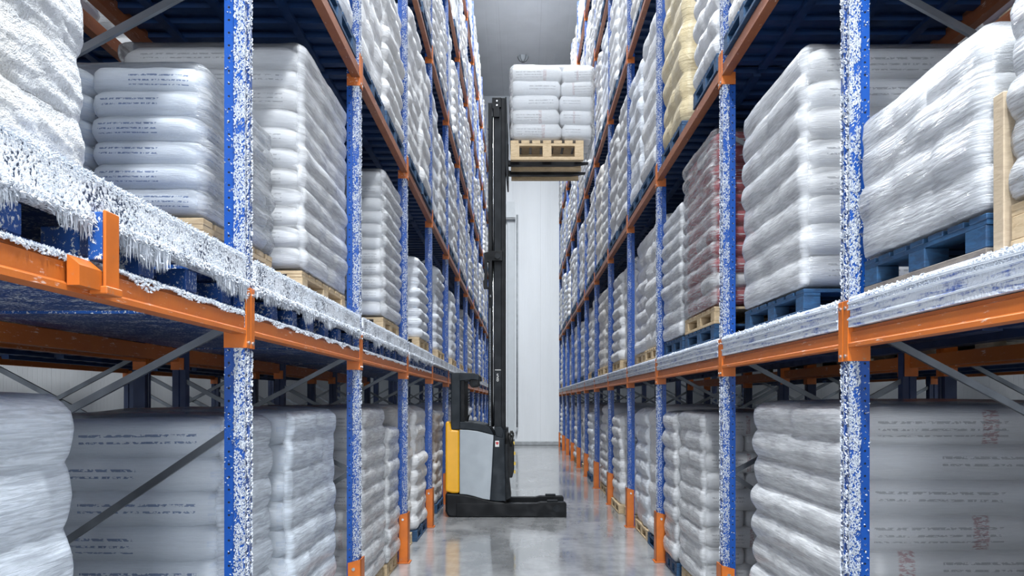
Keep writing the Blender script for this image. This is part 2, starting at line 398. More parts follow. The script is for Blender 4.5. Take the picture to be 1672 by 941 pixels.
# ------------------------------------------------------------------ sacks, stacks, pallets
def pillow(seed,nx=12,ny=9,nz=5):
    """one filled sack of unit size (-.5...5), soft corners, pinched ends"""
    idx={}; mb=MB()
    def vid(i,j,k):
        if (i,j,k) in idx: return idx[(i,j,k)]
        p=[2*i/nx-1,2*j/ny-1,2*k/nz-1]
        px,py,pz=p
        m=max(abs(px),abs(py)) or 1
        l=(abs(px)**6+abs(py)**6)**(1/6) or 1
        qx,qy=px*m/l,py*m/l
        edge=max(abs(qx)**5,abs(qy)**5)
        qz=pz*(1-.20*edge)
        side=1-.10*abs(pz)**3
        qx*=side; qy*=side
        w=noise.noise(Vector((px*2+seed*9,py*2,pz*1.5)))*.035+noise.noise(Vector((px*6+seed*5,py*6,pz*2)))*.02
        qz+=w*2.2*(1 if abs(pz)<.99 else .6); qx+=w*.5*abs(px); qy+=w*.6*abs(py)
        mb.v.append((qx/2,qy/2,qz/2)); idx[(i,j,k)]=len(mb.v)-1
        return idx[(i,j,k)]
    for i in range(nx):
        for j in range(ny):
            mb.f.append((vid(i,j,0),vid(i,j+1,0),vid(i+1,j+1,0),vid(i+1,j,0)))
            mb.f.append((vid(i,j,nz),vid(i+1,j,nz),vid(i+1,j+1,nz),vid(i,j+1,nz)))
    for i in range(nx):
        for k in range(nz):
            mb.f.append((vid(i,0,k),vid(i+1,0,k),vid(i+1,0,k+1),vid(i,0,k+1)))
            mb.f.append((vid(i+1,ny,k),vid(i,ny,k),vid(i,ny,k+1),vid(i+1,ny,k+1)))
    for j in range(ny):
        for k in range(nz):
            mb.f.append((vid(0,j+1,k),vid(0,j,k),vid(0,j,k+1),vid(0,j+1,k+1)))
            mb.f.append((vid(nx,j,k),vid(nx,j+1,k),vid(nx,j+1,k+1),vid(nx,j,k+1)))
    return mb
PILL={}
def pill_mesh(mk,i):
    if (mk,i) not in PILL: PILL[(mk,i)]=pillow(i).mesh('sack',M[mk],True)
    return PILL[(mk,i)]

def shell(seed,lx,ly,H,n,amp=.04,per=72,rl=7,fine=.006,pw=.45,cr=.09,dome=.03,seamd=.018,wob=.016,crk=(1,1)):
    """lumpy wrapped stack: n sack layers, closed surface, base at z=0, centred"""
    rnd=random.Random(seed); mb=MB()
    lh=H/n; rings=n*rl
    # perimeter of a rounded rectangle
    P=[]
    def seg(a,b,m):
        for i in range(m): P.append((a[0]+(b[0]-a[0])*i/m,a[1]+(b[1]-a[1])*i/m))
    hx,hy=lx/2,ly/2; m1=max(6,int(per*ly/(2*(lx+ly)))); m0=max(6,int(per*lx/(2*(lx+ly))))
    def arc(cx,cy,a0):
        for i in range(5):
            a=a0+math.pi/2*i/5; P.append((cx+cr*math.cos(a),cy+cr*math.sin(a)))
    arc(hx-cr,hy-cr,0); seg((hx-cr,hy),(-hx+cr,hy),m0); arc(-hx+cr,hy-cr,math.pi/2); seg((-hx,hy-cr),(-hx,-hy+cr),m1)
    arc(-hx+cr,-hy+cr,math.pi); seg((-hx+cr,-hy),(hx-cr,-hy),m0); arc(hx-cr,-hy+cr,1.5*math.pi); seg((hx,-hy+cr),(hx,hy-cr),m1)
    N=len(P)
    off=[(rnd.uniform(-wob,wob),rnd.uniform(-wob,wob)) for _ in range(n)]
    bag=[[rnd.uniform(-.9,1) for _ in range(12)] for _ in range(n)]
    for r in range(rings+1):
        z=H*r/rings; li=min(n-1,int(z/lh)); u=z/lh-li
        if r==rings: u=.999
        prof=abs(math.sin(math.pi*min(.97,max(.03,u))))**pw
        for i,(x,y) in enumerate(P):
            nxn=max(-1,min(1,x/hx)); nyn=max(-1,min(1,y/hy))
            L=math.hypot(abs(nxn)**6*nxn,abs(nyn)**6*nyn) or 1
            ox,oy=(abs(nxn)**6*nxn)/L,(abs(nyn)**6*nyn)/L
            cnt=(3 if li%2 else 2)
            s=(y/ly+.5)*cnt if abs(nxn)>abs(nyn) else (x/lx+.5)*(5-cnt)
            fs=s-math.floor(s); sd=min(fs,1-fs)
            bid=int(s)+(0 if nxn>abs(nyn) else 3 if nyn>abs(nxn) else 6 if -nxn>abs(nyn) else 9)
            q=-amp*(1-prof)+.010*bag[li][min(11,bid)]*prof
            if .02<(s/cnt)<.98 or True: q-=seamd*math.exp(-(sd/.07)**2)*prof
            v=Vector((x*3+seed,y*3,z*4))
            q+=fine*2.2*noise.noise(v)+fine*noise.noise(Vector((x*9+y*4+seed,y*9,z*26+y*6)))
            tz=1.0
            if r==rings: q-=.035
            elif r==rings-1: q-=.012
            zz=z+.012*noise.noise(Vector((x*2.2,y*2.2,seed+li*3)))*(0 if r==0 else 1)
            mb.v.append((x+ox*q+off[li][0]*prof,y+oy*q+off[li][1]*prof,zz))
    for r in range(rings):
        for i in range(N):
            j=(i+1)%N; mb.f.append((r*N+i,r*N+j,(r+1)*N+j,(r+1)*N+i))
    prev=rings*N
    for k,(sc,dz) in enumerate(((.86,.55),(.55,.9),(.25,1.0))):
        b=len(mb.v)
        for i in range(N):
            x,y,z=mb.v[rings*N+i]
            xx,yy=x*sc,y*sc
            mb.v.append((xx,yy,H+dome*dz+.012*noise.noise(Vector((xx*5+seed,yy*5,2)))))
        for i in range(N):
            j=(i+1)%N; mb.f.append((prev+i,prev+j,b+j,b+i))
        prev=b
    mb.f.append(tuple(range(prev,prev+N))); mb.f.append(tuple(range(N-1,-1,-1)))
    return mb

def pallet_parts(lx,ly,h):
    """(name, MB, part material key suffix): boards across, nine blocks, three skids along y"""
    tb=.022/.144*h; sk=.024/.144*h; out=[]
    deck=MB(); nb=7; w=ly/nb*.78
    for i in range(nb):
        y=-ly/2+w/2+(ly-w)*i/(nb-1); deck.cbox(-lx/2,lx/2,y-w/2,y+w/2,h-tb,h,.003)
    for x in (-1,0,1):
        xx=x*(lx/2-.05); deck.box(xx-.048,xx+.048,-ly/2+.001,ly/2-.001,h-tb*1.8,h-tb)
    out.append(('deck_slats',deck))
    for x in (-1,0,1):
        xx=x*(lx/2-.05)
        for y in (-1,0,1):
            yy=y*(ly/2-.072)
            out.append(('block',MB().cbox(xx-.05,xx+.05,yy-.07,yy+.07,sk,h-tb*1.8,.004)))
        out.append(('skid',MB().cbox(xx-.052,xx+.052,-ly/2,ly/2,0,sk,.003)))
    return out
PALM={}
def pallet(loc,lx,ly,mk,label,h=.144,rz=0,parts=False,group=None,skid=None):
    if parts:
        t=thing('wooden_pallet',label,'pallet',loc,rz,group)
        for nm,mb in pallet_parts(lx,ly,h): obj(nm,mb,M[skid if (skid and nm=='skid') else mk],t)
        return t
    key=(mk,)
    if key not in PALM:
        mb=MB()
        for nm,b in pallet_parts(1.15,1.2,.144): mb.add(b.v,b.f)
        PALM[key]=mb.mesh('wooden_pallet',M[mk])
    o=obj('wooden_pallet',PALM[key],None,loc=loc); o.rotation_euler=(0,0,rz); o.scale=(lx/1.15,ly/1.2,h/.144)
    return tag(o,label,'pallet',group)

def near_stack(loc,lx,ly,H,n,label,sack='s_white',wrap='w_soft',seed=1,group=None,amp=.03,grid=None,sides='all',pw=.5,lean=0,wfine=.004):
    """stack of individual sacks inside a film wrap"""
    t=thing('wrapped_sack_stack',label,'sack stack',loc,0,group)
    rnd=random.Random(seed); lh=H/n
    for k in range(n):
        g=(2,3) if k%2==0 else (3,2)
        if grid: g=grid
        if lx<.9: g=(g[0],g[1])
        ox,oy=rnd.uniform(-.008,.008),rnd.uniform(-.008,.008)
        for i in range(g[0]):
            for j in range(g[1]):
                w,d_=lx/g[0],ly/g[1]
                o=obj('sack',pill_mesh(sack,rnd.randint(0,4)),None,t)
                long_x=w>=d_
                o.location=(-lx/2+w*(i+.5)+ox,-ly/2+d_*(j+.5)+oy,lh*.12+lh*.985*(k+.5))
                fl=rnd.choice((0,1))*math.pi
                if long_x: o.scale=(w*1.015,d_*1.02,lh*1.22); o.rotation_euler=(0,rnd.uniform(-.012,.012),fl+rnd.uniform(-.012,.012))
                else: o.scale=(d_*1.02,w*1.015,lh*1.22); o.rotation_euler=(rnd.uniform(-.012,.012),0,math.pi/2+fl+rnd.uniform(-.012,.012))
    if wrap:
        obj('stretch_wrap',shell(seed,lx+.065+max(0,amp-.03)*2,ly+.065+max(0,amp-.03)*2,H+.03,n,amp,96,8,wfine,pw,.075,.02,.006,.008),M[wrap],t,True)
    return t

SHM={}
def far_stack(loc,lx,ly,H,mk,label,var,rz=0,group=None):
    key=(var,mk)
    if key not in SHM:
        n=(8,7,9,8,7)[var%5]
        SHM[key]=shell(31+var*7,1.15,1.2,1.45,n,(.05,.042,.055,.046,.05)[var%5],64,6,.009,.5,.11,.05,.024,.022).mesh('wrapped_sack_stack',M[mk],True)
    o=obj('wrapped_sack_stack',SHM[key],None,loc=loc); o.rotation_euler=(0,0,rz); o.scale=(lx/1.15,ly/1.2,H/1.45)
    return tag(o,label,'sack stack',group)

# ------------------------------------------------------------------ racks
FACE={-1:1.30,1:1.57}
YP={-1:[1.22,4.0,6.79,9.6,12.3,15.05,17.8,20.5,23.2,25.9,28.6,31.3,34.0],
     1:[1.25,4.05,6.55,9.65,12.3,15.0,17.75,20.5,23.2,25.9,28.6,31.3,34.0]}
ZB={-1:[2.165,4.45,6.85,9.1,11.2],1:[2.105,4.37,6.85,9.1,11.2]}
BH={-1:[.105,.12,.12,.12,.12],1:[.09,.12,.12,.12,.12]}
DT={-1:2.53,1:2.345}
SIDE={-1:'left',1:'right'}
ORD=['zeroth','first','second','third','fourth','fifth','sixth','seventh','eighth','ninth','tenth','eleventh','twelfth','thirteenth']
DEPTH=1.5; ZTOP=12.9

PROFILE=[(0,-.055),(0,-.015),(.012,-.012),(.012,.012),(0,.015),(0,.055),(.05,.055),(.055,.042),(.1,.042),(.1,-.042),(.055,-.042),(.05,-.055)]
def post_mesh(s,front=True):
    pts=[(s*v,u) for v,u in PROFILE]
    if s<0: pts=pts
    else: pts=pts[::-1]
    if not front: pts=[(-x,y) for x,y in pts][::-1]
    return MB().prism_z(pts[::-1],0,ZTOP)
def guard_mb(s):
    # U-shaped floor guard round the post's aisle side
    h=.58; mb=MB()
    a=-.022; th=.008
    mb.box(*sorted((s*a,s*(a+th))),-.075,.075,.012,h)
    for y in (-.075,.067): mb.prism_y([(s*a,.012),(s*.085,.012),(s*.085,h-.03),(s*a,h)],y,y+.008)
    return mb
PM={}
def braces(s,k):
    """(z at the aisle-side post, z at the back post)"""
    b=[(2.22,1.50),(3.92,3.18),(1.28,2.02),(1.28,.38),(5.9,5.1)]
    if k==1: b[2:4]=[(1.72,.80)] if s<0 else []
    return b
def frame(s,k,behind=False):
    y=YP[s][k]; x0=s*(FACE[s]+(DEPTH+.22 if behind else 0))
    if behind: lab=f'dark blue upright frame standing behind the {SIDE[s]} rack, {ORD[max(k,1)]} counting from the camera'; 
    else: lab=f'{ORD[k]} frosted blue upright frame of the {SIDE[s]} rack, counting from the camera' if k else f'frosted blue upright frame of the {SIDE[s]} rack beside the camera'
    t=thing('upright_frame',lab,'rack frame',(x0,y,0),0,f'upright frames {"behind" if behind else "of"} the {SIDE[s]} rack')
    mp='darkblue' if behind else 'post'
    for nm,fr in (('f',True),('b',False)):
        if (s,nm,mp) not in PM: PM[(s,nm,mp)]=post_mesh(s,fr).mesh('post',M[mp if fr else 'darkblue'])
        o=obj('post',PM[(s,nm,mp)],None,t)
        if not fr: o.location=(s*DEPTH,0,0)
    for i,(za,zb) in enumerate(braces(s,k)):
        if behind and i>4: continue
        if k>6 and i==4: continue
        key=(s,i,za,zb)
        if key not in PM: PM[key]=MB().bar((s*.07,-.012,za),(s*(DEPTH-.07),-.012,zb),.034,.024).mesh('brace',M['steel'])
        obj('brace',PM[key],None,t)
    if behind and k<7:
        key=(s,'x')
        if key not in PM: PM[key]=MB().bar((s*.07,.02,1.50),(s*(DEPTH-.07),.02,2.22),.042,.026).mesh('brace',M['steel'])
        obj('brace',PM[key],None,t)
    if not behind:
        if (s,'g') not in PM:
            PM[(s,'g')]=guard_mb(s).mesh('foot_guard',M['guard'])
            PM[(s,'p')]=MB().cbox(*sorted((s*-.04,s*.13)),-.1,.1,0,.012,.003).mesh('base_plate',M['guard'])
            b=MB()
            b.cyl((s*.04,-.083,.5),(s*.04,-.075,.5),.014,10)
            PM[(s,'b')]=b.mesh('bolt',M['bolt'])
        g=obj('foot_guard',PM[(s,'g')],None,t); obj('base_plate',PM[(s,'p')],None,t)
        if k<5: obj('bolt',PM[(s,'b')],None,g)
    return t

def beam(s,k,lv,behind=0):
    """beam of bay k (between posts k and k+1); behind: 0 aisle side, 1 back of the rack, 2/3 second rack"""
    y0,y1=YP[s][k],YP[s][k+1]; z=ZB[s][lv]; h=BH[s][lv]
    xo={0:0,1:DEPTH,2:DEPTH+.22,3:DEPTH*2+.22}[behind]; x0=s*(FACE[s]+xo)
    d=-s if behind in(1,3) else s   # direction into the rack
    where=('aisle side of' if behind==0 else 'back edge of' if behind==1 else 'front of rack behind' if behind==2 else 'back of rack behind')
    bay='bay by the camera' if k==0 else f'{ORD[k]} bay'
    lab=f'orange beam, {ORD[lv+1]} level up, {bay}, {where} the {SIDE[s]} rack'
    t=thing('shelf_beam',lab,'beam',(x0,(y0+y1)/2,z),0,f'orange beams of the {SIDE[s]} rack')
    L=(y1-y0)/2-.058
    lip=-.010
    prof=[(lip,0),(lip,.018),(0,.026),(0,h*.78),(.012,h*.84),(.012,h),(.055,h),(.055,0)]
    pts=[(d*v,zz) for v,zz in prof]
    mb=MB().prism_y(pts,-L,L)
    obj('rail',mb,M['beam' if lv==0 else 'beam_shaded'],t)
    for e in (-1,1):
        ye=e*(L+.058); p=MB()
        yy=sorted((ye-e*.005,ye-e*.060))
        p.cbox(*sorted((d*-.012,d*-.003)),yy[0],yy[1],-.065,.225 if lv==0 else .2,.002)
        ys=sorted((ye-e*.0575,ye-e*.0635))
        p.box(*sorted((d*-.006,d*.095)),ys[0],ys[1],-.065,.225 if (lv==0 and s>0) else .03)
        pl=obj('end_plate',p,M['guard' if lv==0 else 'beam'],t)
        if k<3 and lv<2 and behind==0:
            for zz in (-.04,.19):
                obj('bolt',MB().cyl((d*-.018,ye-e*.03,zz),(d*-.012,ye-e*.03,zz),.009,8),M['bolt'],pl)
    if behind==0 and lv==0: BE[(s,k)]=t
    return t
BE={}
def slat_deck(s,k,lv,behind=False):
    y0,y1=YP[s][k]+.07,YP[s][k+1]-.07; z=ZB[s][lv]+BH[s][lv]
    x0=s*(FACE[s]+(DEPTH+.22 if behind else 0)); mb=MB()
    n=int((y1-y0)/.23)
    for i in range(n+1):
        y=y0+.05+(y1-y0-.1)*i/n
        mb.box(*sorted((s*.06,s*(DEPTH-.06))),y-.045,y+.045,z-.045,z-.004)
    for v in (.30,.75,1.2): mb.box(*sorted((s*(v-.03),s*(v+.03))),y0,y1,z-.075,z-.045)
    mb.box(*sorted((s*.058,s*(DEPTH-.058))),y0,y1,z-.004,z)
    for v in mb.v: pass
    mb.v=[(x,y-(y0+y1)/2,zz-z) for x,y,zz in mb.v]
    bay='bay by the camera' if k==0 else f'{ORD[k]} bay'
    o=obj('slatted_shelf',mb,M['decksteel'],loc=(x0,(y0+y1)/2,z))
    tag(o,f'blue slatted shelf, {ORD[lv+1]} level up, {bay} {"behind" if behind else "of"} the {SIDE[s]} rack','shelf',f'slatted decks of the {SIDE[s]} rack')
    return o

def frost_deck(s,k):
    """first-level deck: frosted front board over blue blocks (left), blue board under film (right)"""
    y0,y1=YP[s][k]+.068,YP[s][k+1]-.068; zb=ZB[s][0]+BH[s][0]; zt=DT[s]; L=y1-y0
    bay='in the bay by the camera' if k==0 else f'in the {ORD[k]} bay'
    x0=s*FACE[s]
    if s<0:
        t=thing('shelf_deck',f'frosted blue shelf deck {bay} of the left rack','shelf',(x0,(y0+y1)/2,zb),0,'frosted decks of the left rack')
        h=zt-zb
        obj('front_board',MB().cbox(-.05,.012,-L/2,L/2,h-.13,h,.006).cbox(-.05,.028,-L/2,L/2,h-.145,h-.118,.006),M['deckfrost'],t)
        obj('deck_board',MB().box(-DEPTH+.06,-.05,-L/2,L/2,h-.04,h-.005),M['deckblue'],t)
        obj('bottom_board',MB().box(-DEPTH+.06,-.05,-L/2,L/2,.004,.024),M['deckblue'],t)
        n=max(5,round(L/.36))
        for i in range(n):
            y=-L/2+.10+(L-.2)*i/(n-1)
            obj('block',MB().cbox(-.165,-.045,y-.058,y+.058,.024,h-.147,.004),M['deckblue'],t)
        for i in range(4):
            y=-L/2+.25+(L-.5)*i/3
            obj('block',MB().cbox(-.85,-.65,y-.07,y+.07,.024,h-.04,.004),M['woodg'],t)
        if k<4:
            dens=(1,.7,.35,.2)[k]
            fr=MB(); rnd=random.Random(50+k)
            for _ in range(int(30000*dens)):   # crystals on the face of the board
                y=rnd.uniform(-L/2,L/2); z=rnd.uniform(h-.135,h+.004)
                nn=noise.noise(Vector((y*5,z*14,k)))+.5*noise.noise(Vector((y*14,z*30,k+5)))
                if nn<.16+.7*noise.noise(Vector((y*40,z*40,2))) and z<h-.02: continue
                hh=rnd.uniform(.006,.015)*(1.2 if z>h-.02 else 1)
                fr.spike((.006,y,z),(rnd.uniform(.4,1),rnd.uniform(-1.2,1.2),rnd.uniform(-1.0,.8)),rnd.uniform(.0025,.005),hh)
            for _ in range(int(3200*dens)):     # rim along the top edge
                y=rnd.uniform(-L/2,L/2)
                fr.spike((rnd.uniform(-.05,.01),y,h-.004),(rnd.uniform(-.5,1),rnd.uniform(-.8,.8),1),rnd.uniform(.003,.006),rnd.uniform(.006,.014))
            for _ in range(int(3600*dens)):     # ledge
                y=rnd.uniform(-L/2,L/2)
                fr.spike((rnd.uniform(.0,.028),y,h-.118+rnd.uniform(-.03,.0)),(rnd.uniform(.2,1),rnd.uniform(-.9,.9),rnd.uniform(-1,.6)),rnd.uniform(.003,.006),rnd.uniform(.008,.018))
            f=obj('frost_crust',fr,M['frost'],t); f['kind']='stuff'
            ic=MB()
            for _ in range(int(2400*dens)):     # hanging fringe
                y=rnd.uniform(-L/2,L/2)
                g=.5+.9*noise.noise(Vector((y*3.1,k*7.3,1.5)))+.5*noise.noise(Vector((y*11,k,4)))
                if g<.25: continue
                ln=rnd.uniform(.35,1)*min(.10,.11*g)
                ic.spike((rnd.uniform(-.012,.022),y,h-.13),(rnd.uniform(-.08,.1),rnd.uniform(-.12,.12),-1),rnd.uniform(.004,.009),ln)
                if rnd.random()<.7:
                    ic.spike((rnd.uniform(-.005,.02),y,h-.13-rnd.uniform(0,ln*.8)),(rnd.uniform(.3,1),rnd.uniform(-.8,.8),rnd.uniform(-1,.2)),rnd.uniform(.004,.007),rnd.uniform(.008,.02))
            f=obj('frost_fringe',ic,M['frost'],t); f['kind']='stuff'
            sn=MB()
            for _ in range(int(3600*dens)):     # snow on the beam under the deck
                y=rnd.uniform(-L/2,L/2); a=rnd.uniform(-.030,.002)
                zf=.006*noise.noise(Vector((y*6,k,3)))
                sn.spike((a,y,BH[s][0]-.002+zf),(rnd.uniform(-.2,.9),rnd.uniform(-.6,.6),.8),rnd.uniform(.006,.010),rnd.uniform(.006,.013))
            for _ in range(int(1100*dens)):
                y=rnd.uniform(-L/2,L/2); zf=rnd.uniform(-.03,.0)*max(0,.6+noise.noise(Vector((y*5,k,9))))
                sn.spike((.002,y,zf+BH[s][0]),(1,rnd.uniform(-.6,.6),rnd.uniform(-.8,.2)),rnd.uniform(.004,.008),rnd.uniform(.006,.012))
            f=obj('frost_layer',sn,M['frost'],BE[(s,k)]); f['kind']='stuff'
    else:
        t=thing('shelf_deck',f'blue film-covered shelf deck {bay} of the right rack','shelf',(x0,(y0+y1)/2,zb),0,'film covered decks of the right rack')
        h=zt-zb; mb=MB()
        pr=[(-.012,.004),(-.012,.05),(-.004,.055),(-.004,.088),(-.012,.093),(-.012,h-.012),(0,h),(.06,h),(.06,.004)]
        obj('front_board',mb.prism_y(pr[::-1],-L/2,L/2),M['deckfilm'],t)
        obj('deck_board',MB().box(.06,DEPTH-.06,-L/2,L/2,h-.045,h-.003),M['deckblue'],t)
        for v in (.35,.75,1.15): obj('runner',MB().box(v-.05,v+.05,-L/2,L/2,.0,h-.045),M['darkblue'],t)
        # narrow film strips with frozen edges
        for zz,w in ((h-.03,.010),(h*.62,.007),(h*.28,.007)):
            pts=[]; fl=MB()
            for i in range(40):
                y=-L/2+L*i/39; pts.append((-.013,y,zz+.010*noise.noise(Vector((y*1.3,zz*40,k)))))
            for a,b in zip(pts[:-1],pts[1:]): fl.bar(a,b,w,.006,(-1,0,0))
            obj('film_edging',fl,M['frost'],t)
        if k<3:
            fr=MB(); rnd=random.Random(80+k)
            for _ in range((3800,2600,1200)[k]):
                y=rnd.uniform(-L/2,L/2); g=rnd.random(); z=h-.002-.05*g*g
                if noise.noise(Vector((y*4,z*10,k)))<-.15: continue
                fr.spike((-.010 if z<h-.012 else rnd.uniform(-.01,.05),y,z),(rnd.uniform(-1,-.1),rnd.uniform(-1,1),rnd.uniform(-.3,1)),rnd.uniform(.004,.009),rnd.uniform(.005,.012))
            f=obj('frost_crust',fr,M['frost'],t); f['kind']='stuff'
    return t

def post_frost(fr,s,k,z0,z1,n):
    rnd=random.Random(k*10+s); mb=MB()
    for _ in range(n):
        z=rnd.uniform(z0,z1); w=rnd.random()
        if w<.62:   # aisle face
            u=rnd.uniform(-.055,.055)
            if abs(u)<.014 and rnd.random()<.75: continue
            up=1.0 if abs(u)>.034 else -1.0
            p=(0,u,z); d=(-s*.55,(.9 if u>0 else -.9)*up*.8+rnd.uniform(-.3,.3),.9+rnd.uniform(-.4,.4))
        elif w<.975:     # front part of the camera-side face
            v=rnd.uniform(0,.05); p=(s*v,-.055,z); d=(s*rnd.uniform(-1,.4),-.6,.9+rnd.uniform(-.5,.5))
        else:
            v=rnd.uniform(.055,.1); p=(s*v,-.042,z); d=(s*rnd.uniform(-.5,.5),-.8,rnd.uniform(-.5,.8))
            if rnd.random()<.5: continue
        hole=abs(((z+10)%.06)-.03)
        if w<.62 and abs(abs(p[1])-.034)<.011 and hole<.010: continue
        if noise.noise(Vector((p[0]*25,p[1]*25,z*12+k)))<-.28: continue
        mb.spike(p,d,rnd.uniform(.003,.0055),rnd.uniform(.007,.014))
    o=obj('frost_crust',mb,M['frost'],fr); o['kind']='stuff'
    return o

for s in (-1,1):
    for k in range(13):
        fr=frame(s,k)
        if k==1: post_frost(fr,s,k,.9,4.1,11000)
        if k==2: post_frost(fr,s,k,.6,5.4,9000)
        if k==3: post_frost(fr,s,k,.6,6.2,5000)
    for k in range(12):
        for lv in range(5):
            y1=YP[s][k+1]
            if lv>=2 and ZB[s][lv]>CAMZ+.479*y1+.2: continue
            beam(s,k,lv)
            if lv==0: frost_deck(s,k)
            else: slat_deck(s,k,lv)
            if lv<2 and k<5: beam(s,k,lv,1)
    for k in range(1,8): frame(s,k,True)
    for k in range(0,5):
        beam(s,k,0,2); slat_deck(s,k,0,True); beam(s,k,1,2); slat_deck(s,k,1,True)  # second-level beams and shelves here are added to block light
        if k<4: beam(s,k,0,3)

# stop bracket on the left beam beside the camera
yb=2.55; t=thing('stop_bracket','short orange angle bracket standing up from the frosted left beam','bracket',(-1.30,yb,2.168))
obj('face_plate',MB().cbox(.048,.058,-.042,.045,.004,.255,.003),M['guard'],t)
obj('gusset',MB().prism_y([(.011,.012),(.047,.012),(.047,.07),(.011,.10)],-.17,-.0425),M['guard'],t)
obj('foot_flange',MB().cbox(.011,.066,-.05,.05,.002,.026,.003),M['guard'],t)
obj('blue_stub',MB().cbox(.002,.047,-.040,.0,.105,.250,.003),M['deckblue'],t)

# ------------------------------------------------------------------ loads
def place_near(s,lv,v,y0,y1,zt,n,label,sack='s_white',wrap='w_soft',pal='woodl',plabel=None,depth=1.15,seed=1,pskid=None,ph=.144,zb=None,double=None,**kw):
    """v: distance of the stack's aisle face behind the rack face"""
    x=s*(FACE[s]+v+depth/2); yc=(y0+y1)/2; ly=y1-y0
    if zb is None: zb=0 if lv==0 else DT[s]+.012
    if double:
        pallet((x,yc,zb),depth+.02,ly,double[0],double[1],.144,0,True); zb+=.1445
    if pal:
        pallet((x,yc,zb),depth+.02,ly+.01,pal,plabel,ph,0,True,skid=pskid)
        zb+=ph+.001
    zb+=.014
    return near_stack((x,yc,zb),depth,ly,zt-zb,n,label,sack,wrap,seed,**kw)

# left, first level
mb=shell(3,1.15,1.26,.62,3,.012,190,44,.0075,.5,.12,.05,.003,.004)
for i,(x,y,z) in enumerate(mb.v):
    q=noise.noise(Vector((x*30,y*30+z*10,z*34)))*.005+noise.noise(Vector((x*60,y*60+z*30,z*64)))*.004
    mb.v[i]=(x*(1+q),y*(1+q),z+q*.6)
o=obj('frosted_sack_stack',mb,M['k_frost'],loc=(-(1.40+.575),2.13,DT[-1]+.002),smooth=True)
tag(o,'white sack stack buried under thick frost on the left frosted shelf','sack stack')
place_near(-1,1,.28,4.15,5.29,3.51,6,'stack of six blue-printed white sacks on the frosted left shelf','s_blue','w_clear','woodl','pale wooden pallet under the blue-printed sacks on left frosted shelf',seed=11,ph=.215,grid=(2,2),amp=.03)
place_near(-1,1,.11,5.375,6.69,4.13,11,'tallest white wrapped sack stack, just behind first upright on left frosted shelf','s_redp','w_soft','woodl','pale frosted pallet under the tall white stack behind first left upright',seed=12,grid=(1,3),amp=.03)
# left, floor
place_near(-1,0,.15,1.45,2.65,1.84,8,'bulging film-wrapped sack stack beside the camera on the left floor','s_blue','w_blue','woodl','pale pallet under the bulging stack beside the camera, left floor',seed=13,amp=.045)
place_near(-1,0,.20,4.20,4.97,1.74,9,'blue-grey wrapped sack stack crossed by a steel brace, left floor, behind first upright','s_blue','w_blue','woodb','blue pallet under the stack crossed by a brace, left floor',seed=14,grid=(1,2),amp=.03)
place_near(-1,0,.12,5.10,6.32,1.76,9,'shiny crumpled white sack stack before the second upright of the left rack, floor','s_blue','w_blue','woodb','blue pallet under the shiny crumpled stack before second left upright',seed=15,grid=(1,3),amp=.028)
place_near(-1,0,.12,7.45,8.55,1.76,9,'nearer crumpled white sack stack behind the second left upright, on the floor','s_white','w_soft','woodl','pale pallet under the nearer floor stack behind second left upright',seed=16,amp=.04)
place_near(-1,0,.10,8.72,9.43,1.55,8,'lower lumpy sack stack just before the third left upright, on the floor','s_white','w_soft','woodl','pale pallet of the lower lumpy stack before third left upright',seed=17,amp=.04)
# left, first level, second bay
place_near(-1,1,.08,8.36,9.44,4.15,11,'tall white sack stack between second and third uprights on the left frosted shelf','s_white','w_soft','woodl','pale pallet between second and third uprights on left frosted shelf',seed=18,amp=.04)
# right, first level
place_near(1,1,.07,1.62,2.78,3.55,8,'bluish shiny wrapped sack stack beside the camera on the right shelf','s_blue','w_heavy','woodl','pale pallet under the bluish shiny stack beside camera, right shelf',seed=21,amp=.03)
place_near(1,1,.05,2.90,3.92,3.14,4,'shiny tightly film-wrapped sack stack before first right upright on the film covered shelf','s_white','w_heavy','woodb','blue pallet with dark skids before first upright on right shelf',seed=22,amp=.014,pskid='woodd')
place_near(1,1,.08,4.86,6.12,3.90,8,'tall white wrapped sack stack behind the first right upright on the film covered shelf','s_redp','w_soft','woodb','blue pallet under tall white stack behind first upright, right shelf',seed=23,grid=(1,3),amp=.03,depth=1.2)
place_near(1,1,.07,7.05,8.30,4.13,11,'white wrapped stack with red sacks behind the second right upright','s_red','w_clear','woodl','pale upper pallet under the red and white sacks on right shelf',seed=24,amp=.035,double=('woodb','blue lower pallet under the red and white sacks on right shelf'))
place_near(1,1,.07,8.45,9.50,3.85,9,'white wrapped sack stack beyond the red sacks, before the third right upright','s_white','w_soft','woodb','blue pallet just before the third right upright on film covered shelf',seed=25,amp=.035)
b=tag(obj('wooden_board',MB().cbox(-.02,.06,-.045,.02,0,.54,.004),M['card'],loc=(1.57+.065,2.845,2.349)),'upright brown board wedged between two wrapped stacks on right shelf','board')
# right, floor
place_near(1,0,.10,4.28,5.88,1.81,9,'big white sack stack with red print behind the first right upright, on floor','s_redp','w_soft','woodb','blue pallet under the big red-printed stack on right floor',seed=26,grid=(1,4),amp=.055,depth=1.3,pw=.7)
place_near(1,0,.10,7.60,8.64,1.72,9,'white lumpy sack stack behind the second right upright, on the floor','s_redp','w_soft','woodl','pale pallet under lumpy stack behind second right upright, floor',seed=27,amp=.04)
place_near(1,0,.08,8.80,9.47,1.70,8,'white sack stack just before the third right upright, on the floor','s_redp','w_soft','woodb','blue pallet under the stack just before third right upright, floor',seed=28,amp=.04)

